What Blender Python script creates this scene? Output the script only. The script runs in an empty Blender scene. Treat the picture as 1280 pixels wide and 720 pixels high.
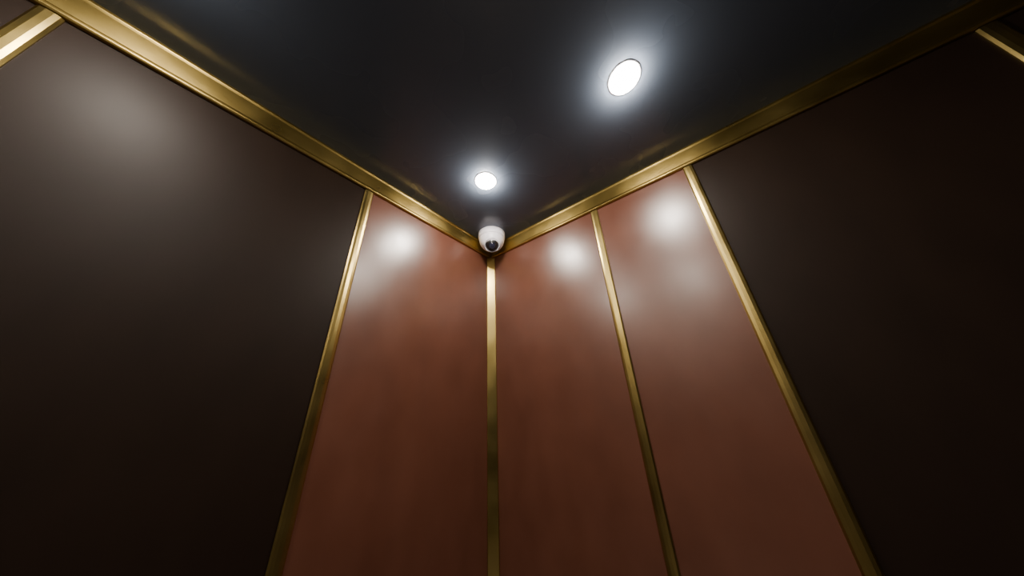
import bpy, bmesh, math
from mathutils import Vector, Matrix
scene=bpy.context.scene
HC=2.3; LX=1.95; LY=1.85

# ---------------------------------------------------------------- materials
def mat(name,base,rough=.5,metal=0.0,spec=.5,coat=0.0,coat_r=.1,noise=None,bump=None,rvar=None):
    m=bpy.data.materials.new(name); m.use_nodes=True
    nt=m.node_tree; b=nt.nodes["Principled BSDF"]
    b.inputs["Base Color"].default_value=(*base,1); b.inputs["Roughness"].default_value=rough
    b.inputs["Metallic"].default_value=metal; b.inputs["Specular IOR Level"].default_value=spec
    b.inputs["Coat Weight"].default_value=coat; b.inputs["Coat Roughness"].default_value=coat_r
    tc=nt.nodes.new("ShaderNodeTexCoord")
    def ntex(scale,vec,detail=4):
        mp=nt.nodes.new("ShaderNodeMapping"); mp.inputs["Scale"].default_value=vec
        n=nt.nodes.new("ShaderNodeTexNoise"); n.inputs["Scale"].default_value=scale; n.inputs["Detail"].default_value=detail
        nt.links.new(tc.outputs["Object"],mp.inputs[0]); nt.links.new(mp.outputs[0],n.inputs["Vector"]); return n
    if noise:
        sc,vec,c2=noise; n=ntex(sc,vec,3)
        r=nt.nodes.new("ShaderNodeValToRGB"); r.color_ramp.elements[0].color=(*base,1); r.color_ramp.elements[1].color=(*c2,1)
        r.color_ramp.elements[0].position=.2; r.color_ramp.elements[1].position=.8
        nt.links.new(n.outputs["Fac"],r.inputs[0]); nt.links.new(r.outputs[0],b.inputs["Base Color"])
    if rvar:
        sc,vec,lo,hi=rvar; n=ntex(sc,vec,2)
        mr=nt.nodes.new("ShaderNodeMapRange"); mr.inputs["From Min"].default_value=.2; mr.inputs["From Max"].default_value=.8
        mr.inputs["To Min"].default_value=lo; mr.inputs["To Max"].default_value=hi
        nt.links.new(n.outputs["Fac"],mr.inputs[0]); nt.links.new(mr.outputs[0],b.inputs["Roughness"])
    if bump:
        sc,vec,st,dist=bump; n=ntex(sc,vec,1.5)
        bp=nt.nodes.new("ShaderNodeBump"); bp.inputs["Strength"].default_value=st; bp.inputs["Distance"].default_value=dist
        nt.links.new(n.outputs["Fac"],bp.inputs["Height"]); nt.links.new(bp.outputs[0],b.inputs["Normal"])
    return m
M_panel=mat("copper_brown_laminate",(.094,.032,.0185),.32,noise=(8,(1.2,1.2,.8),(.132,.048,.029)),rvar=(9,(1.5,1.5,.8),.29,.36),spec=.85)
M_dark=mat("dimmed_laminate",(.012,.0068,.0045),.48,noise=(9,(1.5,1.5,.6),(.016,.009,.006)),spec=.15)  # laminate colour darkened so the outer panels look dimly lit
M_core=mat("shadow_gap_black",(.006,.005,.005),.7)
M_brass=mat("brushed_brass",(.42,.31,.10),.32,metal=1,noise=(6,(1,1,1),(.52,.39,.14)),rvar=(10,(1,1,1),.26,.40),bump=(5,(1,1,1),.25,.01))
M_band=mat("satin_brass_band",(.39,.275,.08),.34,metal=1,noise=(7,(1,1,1),(.48,.35,.11)),rvar=(7,(1,1,1),.26,.40),bump=(7,(1,1,1),.4,.01))
M_ceil=mat("black_gloss_ceiling",(.066,.084,.118),.27,spec=.5,noise=(3,(1,1,1),(.084,.104,.142)),rvar=(4,(1,1,1),.22,.32))
M_white=mat("white_plastic",(.80,.78,.86),.35,noise=(20,(1,1,1),(.82,.80,.88)))
M_black=mat("black_plastic",(.01,.01,.012),.22,noise=(20,(1,1,1),(.014,.014,.016)))
M_lens=mat("lens_glass",(.012,.014,.03),.05,coat=1,coat_r=.02,noise=(10,(1,1,1),(.02,.02,.045)))
M_steel=mat("brushed_steel",(.35,.33,.3),.35,metal=1,noise=(30,(8,8,.2),(.4,.38,.35)))
M_floor=mat("pale_bounce_marble",(.52,.49,.47),.25,noise=(8,(1,1,1),(.64,.61,.59)))  # unseen floor, pale colour chosen to bounce light onto the ceiling
def emis(name,col,s):
    m=bpy.data.materials.new(name); m.use_nodes=True; nt=m.node_tree; nt.nodes.clear()
    e=nt.nodes.new("ShaderNodeEmission"); o=nt.nodes.new("ShaderNodeOutputMaterial")
    e.inputs[0].default_value=(*col,1); e.inputs[1].default_value=s; nt.links.new(e.outputs[0],o.inputs[0]); return m
M_led=emis("led_diffuser",(1,.91,.79),430)

# ---------------------------------------------------------------- mesh helpers
def obj(name,bm,mt,parent=None,smooth=False,bevel=0):
    bmesh.ops.recalc_face_normals(bm,faces=bm.faces)
    me=bpy.data.meshes.new(name); bm.to_mesh(me); bm.free()
    o=bpy.data.objects.new(name,me); scene.collection.objects.link(o)
    me.materials.append(mt)
    if smooth:
        for p in me.polygons: p.use_smooth=True
    if bevel:
        b=o.modifiers.new("bevel","BEVEL"); b.width=bevel; b.segments=3; b.limit_method='ANGLE'
    if parent: o.parent=parent
    return o
def box(bm,a,b):
    xs,ys,zs=[(min(a[i],b[i]),max(a[i],b[i])) for i in range(3)]
    v=[bm.verts.new((xs[i],ys[j],zs[k])) for i in (0,1) for j in (0,1) for k in (0,1)]
    for f in ((0,1,3,2),(4,5,7,6),(0,1,5,4),(2,3,7,6),(0,2,6,4),(1,3,7,5)): bm.faces.new([v[i] for i in f])
def boxo(name,a,b,mt,parent=None,bevel=0):
    bm=bmesh.new(); box(bm,a,b); return obj(name,bm,mt,parent,bevel=bevel)
def extr(bm,pts,d):  # closed profile loop of 3D pts extruded by vector d
    a=[bm.verts.new(p) for p in pts]; b=[bm.verts.new(Vector(p)+Vector(d)) for p in pts]
    n=len(pts)
    for i in range(n): bm.faces.new((a[i],a[(i+1)%n],b[(i+1)%n],b[i]))
    bm.faces.new(a); bm.faces.new(b[::-1])
def lathe(name,prof,mt,parent=None,seg=64):
    bm=bmesh.new(); rings=[]
    for r,z in prof:
        if r<1e-6: rings.append([bm.verts.new((0,0,z))])
        else: rings.append([bm.verts.new((r*math.cos(2*math.pi*i/seg),r*math.sin(2*math.pi*i/seg),z)) for i in range(seg)])
    for A,B in zip(rings,rings[1:]):
        for i in range(seg):
            j=(i+1)%seg
            if len(A)==1 and len(B)==1: continue
            if len(A)==1: bm.faces.new((A[0],B[i],B[j]))
            elif len(B)==1: bm.faces.new((A[i],A[j],B[0]))
            else: bm.faces.new((A[i],A[j],B[j],B[i]))
    o=obj(name,bm,mt,parent,smooth=True)
    return o

# ---------------------------------------------------------------- room shell
PT=.012   # panel thickness; panel faces lie at x=0 / y=0
boxo("floor",(-.05,.05,-.03),(LX+.05,-LY-.05,0),M_floor)
boxo("ceiling",(-.05,.05,HC),(LX+.05,-LY-.05,HC+.03),M_ceil)
RX=[0,.5865,.925,1.50,LX]           # strip positions on right (rear) wall
LYs=[0,.6479,1.25,LY]               # strip positions on left wall
GAP=.003
def wall(name,core,panels):
    w=boxo(name,*core,M_core)
    for i,(a,b,mt) in enumerate(panels): boxo(f"panel_{i+1}",a,b,mt,parent=w,bevel=.0015)
    return w
def seg(l): return list(zip(l,l[1:]))
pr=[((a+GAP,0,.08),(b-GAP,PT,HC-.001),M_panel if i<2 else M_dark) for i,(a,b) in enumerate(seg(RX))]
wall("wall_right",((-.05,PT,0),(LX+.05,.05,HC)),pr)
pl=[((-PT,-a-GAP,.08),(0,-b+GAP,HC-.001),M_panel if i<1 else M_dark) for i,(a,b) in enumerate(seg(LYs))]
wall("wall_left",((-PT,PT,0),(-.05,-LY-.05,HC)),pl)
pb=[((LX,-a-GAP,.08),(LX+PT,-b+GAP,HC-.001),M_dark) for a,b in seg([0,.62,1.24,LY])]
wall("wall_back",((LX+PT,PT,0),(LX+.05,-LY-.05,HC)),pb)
# front wall with doorway + two sliding door leaves
wf=boxo("wall_front",(-.05,-LY-PT,2.1),(LX+.05,-LY-.05,HC),M_steel)
boxo("return_1",(-.05,-LY-PT,0),(.45,-LY-.05,2.1),M_steel,parent=wf)
boxo("return_2",(1.5,-LY-PT,0),(LX+.05,-LY-.05,2.1),M_steel,parent=wf)
boxo("threshold_wall",(.45,-LY-.03,0),(1.5,-LY-.05,2.1),M_steel,parent=wf)
d=bpy.data.objects.new("door_1",None); scene.collection.objects.link(d)
boxo("leaf_1",(.45,-LY+.016,.002),(.973,-LY-.008,2.1),M_steel,parent=d,bevel=.002)
boxo("leaf_2",(.977,-LY+.016,.002),(1.5,-LY-.008,2.1),M_steel,parent=d,bevel=.002)

# brass cove band under the ceiling: profile (offset from wall, z below ceiling)
prof=[(0,0),(.017,0),(.017,-.007),(.014,-.012),(.010,-.060),(.012,-.064),(.012,-.069),(.009,-.073),(0,-.073)]
bm=bmesh.new(); extr(bm,[(0,-a,HC+z) for a,z in prof],(LX,0,0)); obj("trim_1",bm,M_band,bevel=.001)
bm=bmesh.new(); extr(bm,[(a,-.001,HC+z) for a,z in prof],(0,-LY+.001,0)); obj("trim_2",bm,M_band,bevel=.001)
bm=bmesh.new(); extr(bm,[(LX-a,-.001,HC+z) for a,z in prof],(0,-LY+.001,0)); obj("trim_3",bm,M_band,bevel=.001)
ZT=HC-.073
# vertical brass strips (crowned T-moulding)
W=.0145
def strip(name,c,side):
    pf=[(-W,0),(-W,.003),(-W*.75,.0062),(-W*.3,.0075),(W*.3,.0075),(W*.75,.0062),(W,.003),(W,0)]
    bm=bmesh.new()
    if side=="R": pts=[(c+u,-t-.0002,.081) for u,t in pf]
    elif side=="L": pts=[(t+.0002,-c+u,.081) for u,t in pf]
    else: pts=[(LX-t-.0002,-c+u,.081) for u,t in pf]
    extr(bm,pts,(0,0,ZT-.083)); return obj(name,bm,M_brass)
n=4
for c in RX[1:-1]: strip(f"trim_{n}",c,"R"); n+=1
for c in LYs[1:-1]: strip(f"trim_{n}",c,"L"); n+=1
for c in (.62,1.24): strip(f"trim_{n}",c,"B"); n+=1
# corner strip: chamfered cover
bm=bmesh.new(); c=.031
extr(bm,[(.0003,-.0003,.081),(c,-.0003,.081),(c,-.004,.081),(.004,-c,.081),(.0003,-c,.081)],(0,0,ZT-.083)); obj(f"trim_{n}",bm,M_brass,bevel=.001)
# skirting
boxo("baseboard_right",(0,0.0,0),(LX,PT,.078),M_brass)
boxo("baseboard_left",(-PT,0,0),(0,-LY,.078),M_brass)

# ---------------------------------------------------------------- downlights
def downlight(x,y):
    e=bpy.data.objects.new("recessed_downlight",None); scene.collection.objects.link(e); e.location=(x,y,HC)
    lathe("bezel",[(.0365,-.0005),(.0365,-.0022),(.040,-.0026),(.043,-.0012),(.0435,0),(.0365,0)],M_white,e)
    # opal lens, dome shape added to cast a halo on the ceiling
    lathe("diffuser",[(0,-.024),(.008,-.0233),(.017,-.0210),(.025,-.0168),(.031,-.0115),(.0345,-.0060),(.036,-.0022),(.036,-.0005)],M_led,e)
for x,y in ((.307,-.3614),(.837,-.3716),(.307,-1.2),(.837,-1.2)): downlight(x,y)

# ---------------------------------------------------------------- dome camera
e=bpy.data.objects.new("security_dome_camera",None); scene.collection.objects.link(e)
e.location=(.093,-.093,HC); r=.067
lathe("mounting_base",[(0,0),(r,0),(r,-.024),(r*.985,-.030),(r*.95,-.032),(0,-.032)],M_white,e)
# housing: truncated dome shell
hp=[(r*.95,-.031)]
for k in range(0,15):
    a=math.radians(k*5.0); hp.append((r*.94*math.cos(a),-.035-r*.90*math.sin(a)))
lathe("housing",hp+[(0,-.035-r*.90*math.sin(math.radians(72)))],M_white,e)
# eyeball facing into the cabin
dirv=Vector((.56,-.56,-1.05)).normalized()
q=dirv.to_track_quat('Z','Y')
ctr=Vector((0,0,-.047))+dirv*.023
R0=.038
def place(o): o.location=ctr; o.rotation_mode='QUATERNION'; o.rotation_quaternion=q
place(lathe("window_ball",[(R0*math.sin(math.radians(t)),R0*math.cos(math.radians(t))) for t in range(0,125,6)],M_black,e))
place(lathe("window_ring",[(.034,.016),(.034,.025),(.037,.024),(.038,.016)],M_white,e))
place(lathe("lens_collar",[(.019,.028),(.019,.036),(.0175,.0375),(.015,.037)],M_black,e))
place(lathe("lens",[(.015,.030),(.015,.0375),(.013,.0395),(.010,.0385),(.005,.041),(0,.042)],M_lens,e))

# ---------------------------------------------------------------- world + camera
w=bpy.data.worlds.new("World"); scene.world=w; w.use_nodes=True
w.node_tree.nodes["Background"].inputs[0].default_value=(.01,.01,.012,1)
yaw,pitch,roll,F=-.651,.4287,-.0456,322.0
f=Vector((math.sin(yaw)*math.cos(pitch),math.cos(yaw)*math.cos(pitch),math.sin(pitch)))
rr=Vector((math.cos(yaw),-math.sin(yaw),0)); uu=rr.cross(f)
r2=rr*math.cos(roll)+uu*math.sin(roll); u2=-rr*math.sin(roll)+uu*math.cos(roll)
cd=bpy.data.cameras.new("camera"); cam=bpy.data.objects.new("camera",cd); scene.collection.objects.link(cam)
cam.matrix_world=Matrix(((r2.x,u2.x,-f.x,.8203),(r2.y,u2.y,-f.y,-.8974),(r2.z,u2.z,-f.z,HC-.8),(0,0,0,1)))
cd.sensor_width=36; cd.lens=F/1280*36; cd.clip_start=.01
scene.camera=cam
scene.view_settings.view_transform='AgX'
